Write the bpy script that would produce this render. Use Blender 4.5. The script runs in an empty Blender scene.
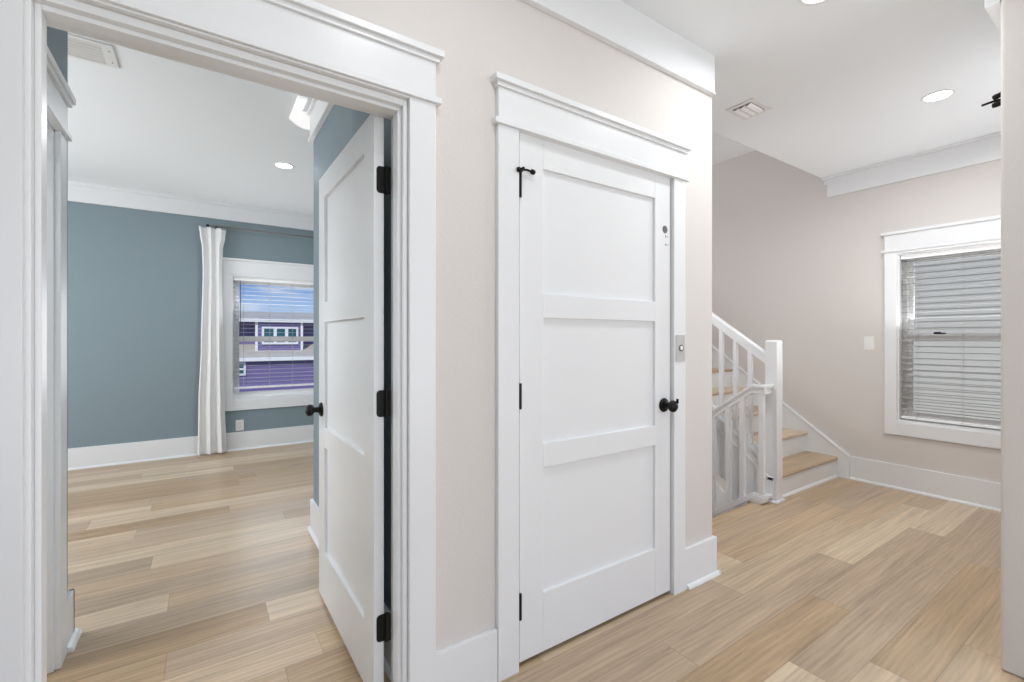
import bpy, math, random
from mathutils import Vector, Matrix
random.seed(7)
S = bpy.context.scene
COL = S.collection

# ------------------------------------------------------------------ materials
def sl(c):
    return tuple(((v/255)/12.92 if v/255 <= .04045 else ((v/255+.055)/1.055)**2.4) for v in c)

def mat(name, col, rough=.5, metal=0., bump=0., bscale=60., spec=.5, var=0.):
    m = bpy.data.materials.new(name); m.use_nodes = True
    nt = m.node_tree; b = nt.nodes['Principled BSDF']
    b.inputs['Base Color'].default_value = (*col, 1)
    b.inputs['Roughness'].default_value = rough
    b.inputs['Metallic'].default_value = metal
    b.inputs['Specular IOR Level'].default_value = spec
    if bump or var:
        tc = nt.nodes.new('ShaderNodeNewGeometry')
        n = nt.nodes.new('ShaderNodeTexNoise'); n.inputs['Scale'].default_value = bscale
        n.inputs['Detail'].default_value = 3
        nt.links.new(tc.outputs['Position'], n.inputs['Vector'])
        if bump:
            bp = nt.nodes.new('ShaderNodeBump'); bp.inputs['Strength'].default_value = bump
            bp.inputs['Distance'].default_value = .004
            nt.links.new(n.outputs['Fac'], bp.inputs['Height']); nt.links.new(bp.outputs['Normal'], b.inputs['Normal'])
        if var:
            r = nt.nodes.new('ShaderNodeMapRange')
            r.inputs['To Min'].default_value = 1-var; r.inputs['To Max'].default_value = 1+var
            nt.links.new(n.outputs['Fac'], r.inputs['Value'])
            mx = nt.nodes.new('ShaderNodeVectorMath'); mx.operation = 'SCALE'
            mx.inputs[0].default_value = col
            nt.links.new(r.outputs['Result'], mx.inputs['Scale']); nt.links.new(mx.outputs['Vector'], b.inputs['Base Color'])
    return m

def emit(name, col, s):
    m = bpy.data.materials.new(name); m.use_nodes = True
    b = m.node_tree.nodes['Principled BSDF']
    b.inputs['Base Color'].default_value = (.9, .9, .9, 1)
    b.inputs['Emission Color'].default_value = (*col, 1); b.inputs['Emission Strength'].default_value = s
    return m

M = {}
M['trim'] = mat('white_semigloss', (.80, .813, .828), .32, bump=.03, bscale=90)
M['ceil'] = mat('ceiling_paint', (.85, .88, .912), .8, bump=.12, bscale=70)
M['beige'] = mat('warm_wall_paint', (.688, .653, .627), .62, bump=.2, bscale=75)
M['greige'] = M['beige']
M['blue'] = mat('blue_grey_wall_paint', (.218, .284, .316), .6, bump=.3, bscale=75)
M['black'] = mat('black_metal', (.012, .011, .011), .38, .6)
M['darkgrey'] = mat('bored_hole_grey', (.16, .155, .15), .7)
M['steel'] = mat('brushed_steel', (.56, .56, .555), .42, .35, bump=.05, bscale=200)
M['vinyl'] = mat('white_vinyl', (.95, .952, .955), .3)
M['blind'] = mat('blind_white', (.52, .52, .515), .5)
M['blind_backlit'] = mat('blind_backlit', (.34, .34, .33), .6)  # white slats against the light, their shade put into the grey
M['cord'] = mat('cord_grey', (.45, .45, .43), .8)
M['wand'] = mat('wand_dark', (.05, .05, .055), .4)
M['rod'] = mat('rod_metal', (.22, .2, .19), .35, .9)
M['plate'] = mat('plate_plastic', (.82, .82, .81), .3)
M['slot'] = mat('socket_slot', (.12, .12, .12), .6)
M['grille'] = mat('grille_white', (.78, .78, .78), .4)
M['duct'] = mat('duct_grey', (.25, .25, .26), .7)
M['bulb'] = emit('downlight_lens', (1, .98, .95), 6)
M['purple'] = mat('purple_siding', sl((116, 104, 152)), .7)
M['hwhite'] = mat('exterior_white', (.82, .82, .82), .6)
M['roof'] = mat('pale_shingle', sl((188, 182, 172)), .9, bump=.4, bscale=6, var=.25)
M['greysiding'] = mat('pale_grey_siding', sl((206, 203, 194)), .7)
M['hglass'] = mat('teal_window_glass', sl((46, 92, 104)), .15)
M['ground'] = mat('ground', sl((130, 130, 120)), .9, var=.3, bscale=1)
M['elevator'] = mat('shaft_dark', (.08, .08, .08), .9)

def curtain_mat():
    m = mat('curtain_linen', (.80, .80, .80), .9, bump=.25, bscale=260)
    return m
M['curtain'] = curtain_mat()

def glass_mat():
    m = bpy.data.materials.new('window_glass'); m.use_nodes = True
    nt = m.node_tree; nt.nodes.clear()
    o = nt.nodes.new('ShaderNodeOutputMaterial'); mx = nt.nodes.new('ShaderNodeMixShader')
    t = nt.nodes.new('ShaderNodeBsdfTransparent'); t.inputs['Color'].default_value = (.95, .965, .96, 1)
    g = nt.nodes.new('ShaderNodeBsdfGlossy'); g.inputs['Roughness'].default_value = .02
    f = nt.nodes.new('ShaderNodeFresnel'); f.inputs['IOR'].default_value = 1.35
    nt.links.new(f.outputs[0], mx.inputs[0]); nt.links.new(t.outputs[0], mx.inputs[1]); nt.links.new(g.outputs[0], mx.inputs[2])
    nt.links.new(mx.outputs[0], o.inputs['Surface'])
    return m
M['glass'] = glass_mat()

def wood_mat(name, planks=True):
    m = bpy.data.materials.new(name); m.use_nodes = True
    nt = m.node_tree; N = nt.nodes; L = nt.links; b = N['Principled BSDF']
    def math_(op, a, c=None, d=None):
        n = N.new('ShaderNodeMath'); n.operation = op
        for i, v in enumerate((a, c, d)):
            if v is None: continue
            if isinstance(v, (int, float)): n.inputs[i].default_value = v
            else: L.new(v, n.inputs[i])
        return n.outputs[0]
    geo = N.new('ShaderNodeNewGeometry'); sep = N.new('ShaderNodeSeparateXYZ'); L.new(geo.outputs['Position'], sep.inputs[0])
    X, Y, Z = sep.outputs
    W, LEN, Y0 = .1765, 1.42, .53
    ry = math_('DIVIDE', math_('SUBTRACT', Y, Y0), W)
    row = math_('FLOOR', ry)
    if planks:
        rowm = math_('FLOORED_MODULO', row, 16)
        ramp = N.new('ShaderNodeValToRGB'); ramp.color_ramp.interpolation = 'CONSTANT'
        joints = {0: 2.154, 1: 3.317, 2: 2.48, 3: 3.0, 4: 2.2, 5: 1.1, 6: 2.5, 7: 3.1, 8: .4, 9: 1.3, 10: .246, 11: .95, 12: -.137, 13: .75, 14: -.55, 15: -.24}
        els = ramp.color_ramp.elements
        for k in range(16):
            v = (joints[k] / LEN) % 1.0
            if k == 0: e = els[0]; e.position = 0
            elif k == 1: e = els[1]; e.position = 1/16
            else: e = els.new(k/16)
            e.color = (v, v, v, 1)
        L.new(math_('DIVIDE', math_('ADD', rowm, .5), 16), ramp.inputs[0])
        u = math_('SUBTRACT', math_('DIVIDE', X, LEN), ramp.outputs[0])
        pid = math_('FLOOR', u)
    else:
        u = math_('DIVIDE', X, LEN); row = math_('FLOOR', math_('MULTIPLY', Y, 4.0)); pid = math_('ADD', math_('FLOOR', math_('MULTIPLY', Z, 6.0)), 0)
    cv = N.new('ShaderNodeCombineXYZ'); L.new(row, cv.inputs[0]); L.new(pid, cv.inputs[1])
    wn = N.new('ShaderNodeTexWhiteNoise'); wn.noise_dimensions = '2D'; L.new(cv.outputs[0], wn.inputs['Vector'])
    tone = N.new('ShaderNodeValToRGB'); cr = tone.color_ramp; cr.interpolation = 'LINEAR'
    cols = [(0, (173, 146, 115)), (.2, (183, 157, 125)), (.4, (192, 167, 137)), (.6, (178, 156, 132)), (.8, (198, 175, 147)), (1, (208, 188, 161))]
    cr.elements[0].position = 0; cr.elements[0].color = (*sl(cols[0][1]), 1)
    cr.elements[1].position = 1; cr.elements[1].color = (*sl(cols[-1][1]), 1)
    for p, c in cols[1:-1]:
        e = cr.elements.new(p); e.color = (*sl(c), 1)
    L.new(wn.outputs['Value'], tone.inputs[0])
    # grain running along X
    shift = math_('MULTIPLY', wn.outputs['Value'], 37.0)
    gv = N.new('ShaderNodeCombineXYZ')
    L.new(math_('ADD', math_('MULTIPLY', X, 5.0), shift), gv.inputs[0]); L.new(math_('MULTIPLY', Y, 120.0), gv.inputs[1]); L.new(shift, gv.inputs[2])
    n1 = N.new('ShaderNodeTexNoise'); n1.inputs['Scale'].default_value = 1.0; n1.inputs['Detail'].default_value = 5; n1.inputs['Distortion'].default_value = .6
    L.new(gv.outputs[0], n1.inputs['Vector'])
    gv2 = N.new('ShaderNodeCombineXYZ')
    L.new(math_('ADD', math_('MULTIPLY', X, .75), shift), gv2.inputs[0]); L.new(math_('MULTIPLY', Y, 15.0), gv2.inputs[1]); L.new(shift, gv2.inputs[2])
    n2 = N.new('ShaderNodeTexNoise'); n2.inputs['Scale'].default_value = 1.3; n2.inputs['Detail'].default_value = 4; n2.inputs['Distortion'].default_value = 1.2
    L.new(gv2.outputs[0], n2.inputs['Vector'])
    g = math_('ADD', math_('MULTIPLY', math_('SUBTRACT', n1.outputs['Fac'], .5), .42), math_('MULTIPLY', math_('SUBTRACT', n2.outputs['Fac'], .5), .85))
    # flowing cathedral figure, different on each plank
    wv = N.new('ShaderNodeTexWave'); wv.wave_type = 'BANDS'; wv.bands_direction = 'Y'; wv.inputs['Scale'].default_value = 4.2
    wv.inputs['Distortion'].default_value = 9.0; wv.inputs['Detail'].default_value = 3; wv.inputs['Detail Scale'].default_value = .8
    gv3 = N.new('ShaderNodeCombineXYZ')
    L.new(math_('ADD', math_('MULTIPLY', X, .55), shift), gv3.inputs[0]); L.new(math_('MULTIPLY', Y, 3.2), gv3.inputs[1]); L.new(shift, gv3.inputs[2])
    L.new(gv3.outputs[0], wv.inputs['Vector'])
    g = math_('ADD', g, math_('MULTIPLY', math_('SUBTRACT', wv.outputs['Fac'], .5), .10))
    kv = N.new('ShaderNodeCombineXYZ'); L.new(math_('MULTIPLY', X, 1.1), kv.inputs[0]); L.new(math_('MULTIPLY', Y, 3.1), kv.inputs[1])
    vo = N.new('ShaderNodeTexVoronoi'); vo.inputs['Scale'].default_value = 1.0; L.new(kv.outputs[0], vo.inputs['Vector'])
    kn = N.new('ShaderNodeMapRange'); kn.inputs['From Min'].default_value = .02; kn.inputs['From Max'].default_value = .10
    kn.inputs['To Min'].default_value = .22; kn.inputs['To Max'].default_value = 0; L.new(vo.outputs['Distance'], kn.inputs['Value'])
    g = math_('SUBTRACT', g, kn.outputs[0])
    fac = math_('ADD', 1.0, g)
    # joints
    if planks:
        fy = math_('ABSOLUTE', math_('SUBTRACT', math_('FRACT', ry), .5))       # .5 at joint
        fx = math_('ABSOLUTE', math_('SUBTRACT', math_('FRACT', u), .5))
        jy = math_('GREATER_THAN', fy, .5-.0012/W); jx = math_('GREATER_THAN', fx, .5-.0012/LEN)
        j = math_('MAXIMUM', jx, jy)
        fac = math_('MULTIPLY', fac, math_('SUBTRACT', 1.0, math_('MULTIPLY', j, .33)))
    sc = N.new('ShaderNodeVectorMath'); sc.operation = 'SCALE'; L.new(tone.outputs[0], sc.inputs[0]); L.new(fac, sc.inputs['Scale'])
    L.new(sc.outputs[0], b.inputs['Base Color'])
    rr = N.new('ShaderNodeMapRange'); rr.inputs['To Min'].default_value = .24; rr.inputs['To Max'].default_value = .38
    L.new(n1.outputs['Fac'], rr.inputs['Value']); L.new(rr.outputs[0], b.inputs['Roughness'])
    bp = N.new('ShaderNodeBump'); bp.inputs['Strength'].default_value = .18; bp.inputs['Distance'].default_value = .003
    L.new(n1.outputs['Fac'], bp.inputs['Height']); L.new(bp.outputs[0], b.inputs['Normal'])
    return m
M['floor'] = wood_mat('oak_plank_floor')
M['tread'] = wood_mat('oak_tread', False)

# ------------------------------------------------------------------ mesh builder
class MB:
    def __init__(s): s.v = []; s.f = []
    def add(s, vs, fs):
        o = len(s.v); s.v += [tuple(v) for v in vs]; s.f += [tuple(i+o for i in f) for f in fs]; return s
    def box(s, x0, x1, y0, y1, z0, z1):
        if x0 > x1: x0, x1 = x1, x0
        if y0 > y1: y0, y1 = y1, y0
        if z0 > z1: z0, z1 = z1, z0
        vs = [(x, y, z) for z in (z0, z1) for y in (y0, y1) for x in (x0, x1)]
        return s.add(vs, [(0, 2, 3, 1), (4, 5, 7, 6), (0, 1, 5, 4), (2, 6, 7, 3), (0, 4, 6, 2), (1, 3, 7, 5)])
    def prism(s, poly, axis, a, b):
        """poly of 2-D points extruded along axis ('x': pts are (y,z); 'y': (x,z); 'z': (x,y))"""
        def p3(p, t):
            return {'x': (t, p[0], p[1]), 'y': (p[0], t, p[1]), 'z': (p[0], p[1], t)}[axis]
        n = len(poly); vs = [p3(p, a) for p in poly]+[p3(p, b) for p in poly]
        fs = [tuple(range(n))[::-1], tuple(range(n, 2*n))]+[(i, (i+1) % n, n+(i+1) % n, n+i) for i in range(n)]
        return s.add(vs, fs)
    def tube(s, pts, r, n=10, cap=True):
        pts = [Vector(p) for p in pts]; rs = r if isinstance(r, (list, tuple)) else [r]*len(pts)
        rings = []
        for i, p in enumerate(pts):
            d = (pts[min(i+1, len(pts)-1)]-pts[max(i-1, 0)]).normalized()
            up = Vector((0, 0, 1)) if abs(d.z) < .9 else Vector((1, 0, 0))
            u = d.cross(up).normalized(); w = d.cross(u).normalized()
            rings.append([p+(u*math.cos(2*math.pi*k/n)+w*math.sin(2*math.pi*k/n))*rs[i] for k in range(n)])
        vs = [v for r_ in rings for v in r_]; fs = []
        for i in range(len(rings)-1):
            for k in range(n):
                a = i*n+k; c = i*n+(k+1) % n; fs.append((a, c, c+n, a+n))
        if cap: fs += [tuple(range(n)), tuple(range(len(vs)-n, len(vs)))[::-1]]
        return s.add(vs, fs)
    def lathe(s, prof, origin, axis, n=28):
        """prof [(r, t)] turned about axis through origin"""
        ax = Vector(axis).normalized(); up = Vector((0, 0, 1)) if abs(ax.z) < .9 else Vector((1, 0, 0))
        u = ax.cross(up).normalized(); w = ax.cross(u).normalized(); o = Vector(origin)
        vs = [o+ax*t+(u*math.cos(2*math.pi*k/n)+w*math.sin(2*math.pi*k/n))*max(r, 1e-5) for r, t in prof for k in range(n)]
        fs = []
        for i in range(len(prof)-1):
            for k in range(n):
                a = i*n+k; c = i*n+(k+1) % n; fs.append((a, c, c+n, a+n))
        fs += [tuple(range(n)), tuple(range(len(vs)-n, len(vs)))[::-1]]
        return s.add(vs, fs)
    def build(s, name, m, parent=None, bevel=0., smooth=False, local=False, seg=2):
        me = bpy.data.meshes.new(name)
        vs = [Vector(v) for v in s.v]
        if parent is None:
            lo = Vector([min(v[i] for v in vs) for i in range(3)]); hi = Vector([max(v[i] for v in vs) for i in range(3)])
            org = Vector(((lo.x+hi.x)/2, (lo.y+hi.y)/2, lo.z)); off = org
        else:
            org = Vector((0, 0, 0)); off = Vector((0, 0, 0)) if local else world_loc(parent)
        me.from_pydata([tuple(v-off) for v in vs], [], s.f)
        me.materials.append(m)
        o = bpy.data.objects.new(name, me); COL.objects.link(o)
        import bmesh
        bm = bmesh.new(); bm.from_mesh(me); bmesh.ops.recalc_face_normals(bm, faces=bm.faces[:]); bm.to_mesh(me); bm.free()
        if parent is None: o.location = org
        else: o.parent = parent
        if smooth:
            for p in me.polygons: p.use_smooth = True
            me.set_sharp_from_angle(angle=math.radians(40))
        if bevel:
            b = o.modifiers.new('edge', 'BEVEL'); b.width = bevel; b.segments = seg; b.limit_method = 'ANGLE'; b.angle_limit = math.radians(40)
        return o

def world_loc(o):
    v = Vector(o.location)
    while o.parent: o = o.parent; v = v+Vector(o.location)
    return v

def tag(o, label=None, cat=None, group=None, kind=None):
    if label: o['label'] = label
    if cat: o['category'] = cat
    if group: o['group'] = group
    if kind: o['kind'] = kind
    return o

def empty(name, loc, rz=0.):
    o = bpy.data.objects.new(name, None); COL.objects.link(o); o.location = loc; o.rotation_euler = (0, 0, rz)
    o.empty_display_size = .05
    return o

def frame_y(mb, a0, a1, b0, b1, t, y0, y1_, tb=None):
    tb = t if tb is None else tb
    mb.box(a0, a0+t, y0, y1_, b0, b1).box(a1-t, a1, y0, y1_, b0, b1).box(a0+t, a1-t, y0, y1_, b0, b0+tb).box(a0+t, a1-t, y0, y1_, b1-tb, b1)
    return mb

def struct(mb, name, m, label, cat, bevel=0., smooth=False, seg=2):
    return tag(mb.build(name, m, bevel=bevel, smooth=smooth, seg=seg), label, cat, kind='structure')

# ------------------------------------------------------------------ key dimensions
CZ = 2.76                 # ceiling
YW = 1.4405               # hall face of the front wall
YBK = 1.555               # bedroom face of the front wall
OL, OR, OT = -.328, .545, 2.035   # bedroom doorway
XB = .603                  # bedroom face of the closet block
YCB = 3.235               # back of that block
XC = 2.26                # outer corner of the block at the stair
XWW = 4.829               # window wall
YF = 6.016                # far bedroom wall
WX0, WX1, WZ0, WZ1 = .268, 1.29, .56, 1.96       # bedroom window opening
HY0, HY1, HZ0, HZ1 = .48, 1.388, .56, 1.965      # hall window opening
FE = 1.877                # floor edge at the stair going down

# ------------------------------------------------------------------ floor, ceilings, walls
f = MB()
f.box(-3, 4.97, -2.7, YW, -.03, 0).box(-3, 2.3, YW, YF+.1, -.03, 0).box(2.3, 3.5, YW, FE, -.03, 0).box(3.5, 4.97, YW, 1.93, -.03, 0)
struct(f, 'floor', M['floor'], 'light oak plank floor running through the hall and the blue bedroom', 'floor')
c = MB().box(-3, 4.97, -2.7, YW+.06, CZ, CZ+.12).box(2.17, 4.97, YW+.06, 1.946, CZ, CZ+.12)
c.prism([(1.946, CZ), (2.575, 3.24), (2.575, 3.36), (1.946, CZ+.12)], 'x', 2.17, 4.97)
c.box(2.17, 4.97, 2.575, YF+.12, 3.24, 3.36)
struct(c, 'ceiling', M['ceil'], 'white hall ceiling that slopes up over the stairs', 'ceiling')
struct(MB().box(-3, 2.17, YW+.06, YF+.12, CZ, CZ+.12), 'ceiling_bedroom', M['ceil'], 'white flat ceiling of the blue bedroom', 'ceiling')

w = MB()
y1 = 1.498
w.box(-3, OL, YW, y1, 0, CZ).box(OL, OR, YW, y1, OT, CZ).box(OR, 1.0, YW, y1, 0, CZ).box(1.0, 1.912, YW, y1, 2.052, CZ).box(1.912, XC, YW, y1, 0, CZ)
w.box(2.15, XC, y1, YF, 0, CZ)
struct(w, 'wall_front', M['beige'], 'warm off-white hall wall holding the closed door and the bedroom doorway', 'wall')
w = MB().box(-3, OL, y1, YBK, 0, CZ).box(OL, OR, y1, YBK, OT, CZ).box(OR, XB, y1, YBK, 0, CZ)
w.box(XB, XB+.06, y1, YCB, 0, CZ).box(XB+.06, 2.15, YCB-.06, YCB, 0, CZ).box(2.09, 2.15, YCB, YF, 0, CZ)
struct(w, 'wall_bedroom_right', M['blue'], 'blue-grey bedroom wall corner behind the open door', 'wall')
struct(MB().box(XB+.08, 2.12, 1.53, 1.56, 0, CZ), 'wall_shaft', M['elevator'], 'dark inner wall behind the closed door', 'wall')

# bedroom entry wall on the left with a cased doorway
XL = -.47
w = MB().box(XL-.11, XL, YBK, 1.606, 0, CZ).box(XL-.11, XL, 2.415, 2.63, 0, CZ).box(XL-.11, XL, 1.606, 2.415, 2.05, CZ)
struct(MB().box(-3, XL-.11, 2.52, 2.63, 0, CZ).box(-3, XL-.11, YBK, 1.565, 0, CZ), 'wall_side_room', M['ceil'], 'white wall inside the small side room', 'wall')
struct(w, 'wall_bedroom_left', M['blue'], 'short blue-grey wall with a white doorway left of the bedroom entry', 'wall')
w = MB().box(-3, WX0, YF, YF+.13, 0, CZ).box(WX1, 2.15, YF, YF+.13, 0, CZ).box(WX0, WX1, YF, YF+.13, 0, WZ0).box(WX0, WX1, YF, YF+.13, WZ1, CZ)
struct(w, 'wall_bedroom_far', M['blue'], 'blue-grey far bedroom wall with the curtained window', 'wall')
w = MB().box(-3.1, -3, -2.7, 3.3, 0, CZ).box(-3.1, -3, 4.9, YF+.13, 0, CZ).box(-3.1, -3, 3.3, 4.9, 0, .7).box(-3.1, -3, 3.3, 4.9, 2.1, CZ)  # unseen opening added to let light into the bedroom
struct(w, 'wall_left', M['blue'], 'wall at the left end of the rooms', 'wall')

# window wall of the hall (runs down into the stairwell)
w = MB().box(XWW, XWW+.14, -2.7, HY0, -3, CZ).box(XWW, XWW+.14, HY1, YF+.12, -3, 3.3)
w.box(XWW, XWW+.14, HY0, HY1, -3, HZ0).box(XWW, XWW+.14, HY0, HY1, HZ1, CZ)
struct(w, 'wall_right', M['greige'], 'greige wall with the hall window running up beside the stairs', 'wall')
struct(MB().box(2.17, XWW, YF, YF+.12, -3, 3.3), 'wall_stairwell_end', M['greige'], 'greige end wall of the stairwell', 'wall')
struct(MB().box(2.17, XC, FE, YF, -3, 0), 'wall_stairwell_side', M['greige'], 'greige side wall of the stairs going down', 'wall')
# nib wall that cuts the right edge of the view
struct(MB().box(2.51, XWW, .29, .411, 0, CZ), 'wall_nib', M['beige'], 'textured greige wall end at the right edge of the hall', 'wall', bevel=.012, seg=4)
# wall behind the camera: two tall unglazed openings added to let light in
w = MB()
for a, b_ in ((-3, -1.9), (.3, 1.0), (3.2, 4.97)): w.box(a, b_, -2.82, -2.7, 0, CZ)
for a, b_ in ((-1.9, .3), (1.0, 3.2)): w.box(a, b_, -2.82, -2.7, 2.3, CZ).box(a, b_, -2.82, -2.7, 0, .1)
struct(w, 'wall_back', M['beige'], 'hall wall behind the viewpoint with tall openings added to let light in', 'wall')

# ------------------------------------------------------------------ trim helpers (all boxes are real boards)
def crown_y(mb, x0, x1, yw, s=-1, zb=2.5535, z1=CZ):      # board on a wall facing s*Y
    mb.box(x0, x1, yw, yw+s*.02, zb, z1-.028); mb.box(x0, x1, yw, yw+s*.036, z1-.028, z1)
def crown_x(mb, y0, y1_, xw, s, zb=2.5535, z1=CZ):
    mb.box(xw, xw+s*.02, y0, y1_, zb, z1); mb.box(xw, xw+s*.045, y0, y1_, z1-.045, z1)
def shoe_y(mb, x0, x1, yw, s):
    mb.prism([(yw+s*.018, 0), (yw+s*.034, 0), (yw+s*.033, .008), (yw+s*.027, .017), (yw+s*.018, .021)], 'x', x0, x1)
def shoe_x(mb, y0, y1_, xw, s):
    mb.prism([(xw+s*.018, 0), (xw+s*.034, 0), (xw+s*.033, .008), (xw+s*.027, .017), (xw+s*.018, .021)], 'y', y0, y1_)

# crown boards
m = MB(); m.box(-3, 2.255, YW-.02, YW, 2.563, CZ).box(-3, 2.258, YW-.026, YW, 2.5535, 2.563)
struct(m, 'trim_1', M['trim'], 'white crown board along the top of the front hall wall', 'crown moulding', bevel=.002)
m = MB(); m.box(XWW, XWW-.02, .411, 1.904, 2.568, CZ-.022); m.box(XWW, XWW-.034, .411, 1.946, CZ-.022, CZ); m.box(XWW, XWW-.02, 1.904, 1.93, CZ-.07, CZ-.022)
struct(m, 'trim_2', M['trim'], 'white crown board above the hall window ending at the stair', 'crown moulding', bevel=.002)
m = MB(); crown_y(m, -3, 2.09, YF, zb=2.575)
struct(m, 'trim_3', M['trim'], 'white crown board along the far blue wall', 'crown moulding', bevel=.002)
m = MB(); m.box(XB, XB-.02, YBK, YCB+.02, 2.567, CZ-.028).box(XB, XB-.036, YBK, YCB+.036, CZ-.028, CZ).box(XB, 2.09, YCB, YCB+.02, 2.567, CZ-.028).box(XB, 2.09, YCB, YCB+.036, CZ-.028, CZ)
m.box(XB, XB-.03, YBK, YCB+.03, 2.5535, 2.567)
struct(m, 'trim_4', M['trim'], 'white crown board on the blue wall corner behind the open door', 'crown moulding', bevel=.002)
m = MB().box(2.51, XWW-.05, .411, .453, 2.535, CZ)
struct(m, 'trim_5', M['trim'], 'white crown board peeking past the greige wall end', 'crown moulding', bevel=.002)
m = MB(); crown_x(m, YBK, 2.63, XL, 1, zb=2.5535)

# baseboards
def base_y(name, x0, x1, yw, s, label, shoe=True, sx0=None, h=.2):
    m = MB().box(x0, x1, yw, yw+s*.018, 0, h)
    if shoe: shoe_y(m, x0 if sx0 is None else sx0, x1, yw, s)
    struct(m, name, M['trim'], label, 'baseboard', bevel=.002)
base_y('baseboard_front', .648, .894, YW, -1, 'white baseboard between the two hall doors', shoe=False, h=.195)
m = MB().box(2.004, XC+.018, YW-.018, YW, 0, .2).box(XC, XC+.018, YW, FE-.01, 0, .2)
m.prism([(YW-.018, 0), (YW-.034, 0), (YW-.033, .008), (YW-.027, .017), (YW-.018, .021)], 'x', 2.016, XC+.034)
m.prism([(XC+.018, 0), (XC+.034, 0), (XC+.033, .008), (XC+.027, .017), (XC+.018, .021)], 'y', YW-.034, FE-.01)
struct(m, 'baseboard_corner', M['trim'], 'white baseboard wrapping the wall corner right of the closed door', 'baseboard', bevel=.0015)
m = MB().box(XWW, XWW-.018, .411, 1.722, 0, .203); shoe_x(m, .411, 1.722, XWW, -1)
struct(m, 'baseboard_right', M['trim'], 'white baseboard under the hall window', 'baseboard', bevel=.0015)
m = MB().box(-3, 2.09, YF, YF-.018, 0, .205); shoe_y(m, -3, 2.09, YF, -1)
struct(m, 'baseboard_bedroom_far', M['trim'], 'white baseboard along the far blue wall', 'baseboard', bevel=.0015)
m = MB().box(XB, XB-.018, YBK, YCB+.018, 0, .2).box(XB, 2.09, YCB, YCB+.018, 0, .2)
m.prism([(XB-.018, 0), (XB-.034, 0), (XB-.033, .008), (XB-.027, .017), (XB-.018, .021)], 'y', YBK, YCB+.034)
struct(m, 'baseboard_bedroom_corner', M['trim'], 'white baseboard on the blue wall corner behind the open door', 'baseboard', bevel=.0015)
m = MB().box(XL, XL+.018, 2.505, 2.648, 0, .2).box(-3, XL+.018, 2.63, 2.648, 0, .2)
m.prism([(XL+.018, 0), (XL+.04, 0), (XL+.038, .01), (XL+.030, .02), (XL+.018, .026)], 'y', 2.515, 2.664)
struct(m, 'baseboard_bedroom_left', M['trim'], 'white baseboard stub at the end of the short bedroom wall', 'baseboard', bevel=.0015)

# door casings
def casing_front(name, xo0, xi0, xi1, xo1, label, top=2.046, head=True):
    y = YW
    m = MB().box(xo0, xi0, y-.02, y, 0, top).box(xi1, xo1, y-.02, y, 0, top)
    m.box(xi0, xi1, y-.02, y, 2.040, top) if head else m.box(xi0, xi1, y-.004, y+.02, 2.052, 2.066)
    m.box(xo0-.018, xo1+.018, y-.031, y, top, top+.020)                         # neck strip
    m.box(xo0, xo1, y-.022, y, top+.020, 2.182)                                 # frieze
    m.box(xo0-.010, xo1+.010, y-.031, y, 2.182, 2.198)                          # bed mould
    m.box(xo0-.022, xo1+.022, y-.043, y, 2.198, 2.220)                          # cap
    return struct(m, name, M['trim'], label, 'door trim', bevel=.002)
casing_front('trim_6', .896, .989, 1.914, 2.004, 'white craftsman trim with capped head around the closed door', head=False)
casing_front('trim_7', -.42, -.326, .556, .648, 'white craftsman trim with capped head around the bedroom doorway')

# jamb lining with stop of the bedroom doorway
m = MB()
m.box(OL-.002, OL+.012, YW-.003, YBK+.002, 0, 2.037).box(OR-.004, OR+.008, YW-.003, YBK+.002, 0, 2.037).box(OL+.012, OR-.004, YW-.003, YBK+.002, 2.018, 2.037)
m.box(OL+.012, OL+.024, YW+.018, YW+.062, 0, 2.018).box(OR-.016, OR-.004, YW+.018, YW+.062, 0, 2.018).box(OL+.024, OR-.016, YW+.018, YW+.062, 2.006, 2.018)
struct(m, 'trim_8', M['trim'], 'white jamb lining with door stop inside the bedroom doorway', 'door jamb', bevel=.0015)

# casing of the doorway in the short bedroom wall
m = MB()
x = XL
m.box(x, x+.02, 2.414, 2.507, 0, 2.05).box(x, x+.02, 1.56, 1.606, 0, 2.05)
m.box(x, x+.033, 1.558, 2.525, 2.05, 2.074).box(x, x+.022, 1.56, 2.507, 2.074, 2.184).box(x, x+.034, 1.558, 2.52, 2.184, 2.202).box(x, x+.043, 1.558, 2.53, 2.202, 2.228)
m.box(x-.112, x+.002, 2.402, 2.414, 0, 2.05).box(x-.112, x+.002, 1.606, 1.62, 0, 2.05).box(x-.112, x+.002, 1.606, 2.414, 2.038, 2.05)
m.box(x-.075, x-.04, 2.39, 2.402, 0, 2.04).box(x-.075, x-.04, 1.62, 2.39, 2.026, 2.038)
struct(m, 'trim_9', M['trim'], 'white capped door trim seen edge-on inside the bedroom', 'door trim', bevel=.002)

# ------------------------------------------------------------------ panel doors
def door_leaf(root, x0, x1, z0, z1, y0, y1_, panels, local, bev=.0015):
    """stiles and rails between x0..x1 with recessed panels; panels = [(px0,px1,pz0,pz1)]"""
    px0, px1 = panels[0][0], panels[0][1]
    fr = MB().box(x0, px0, y0, y1_, z0, z1).box(px1, x1, y0, y1_, z0, z1)
    zs = sorted([(p[2], p[3]) for p in panels]); lo = z0
    for a, b_ in zs: fr.box(px0, px1, y0, y1_, lo, a); lo = b_
    fr.box(px0, px1, y0, y1_, lo, z1)
    o = fr.build('stile_and_rail_frame', M['trim'], root, bevel=bev, local=local)
    for a, b_ in zs:
        MB().box(px0-.004, px1+.004, y0+.014, y1_-.014, a-.004, b_+.004).build('panel', M['trim'], root, local=local)

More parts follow.
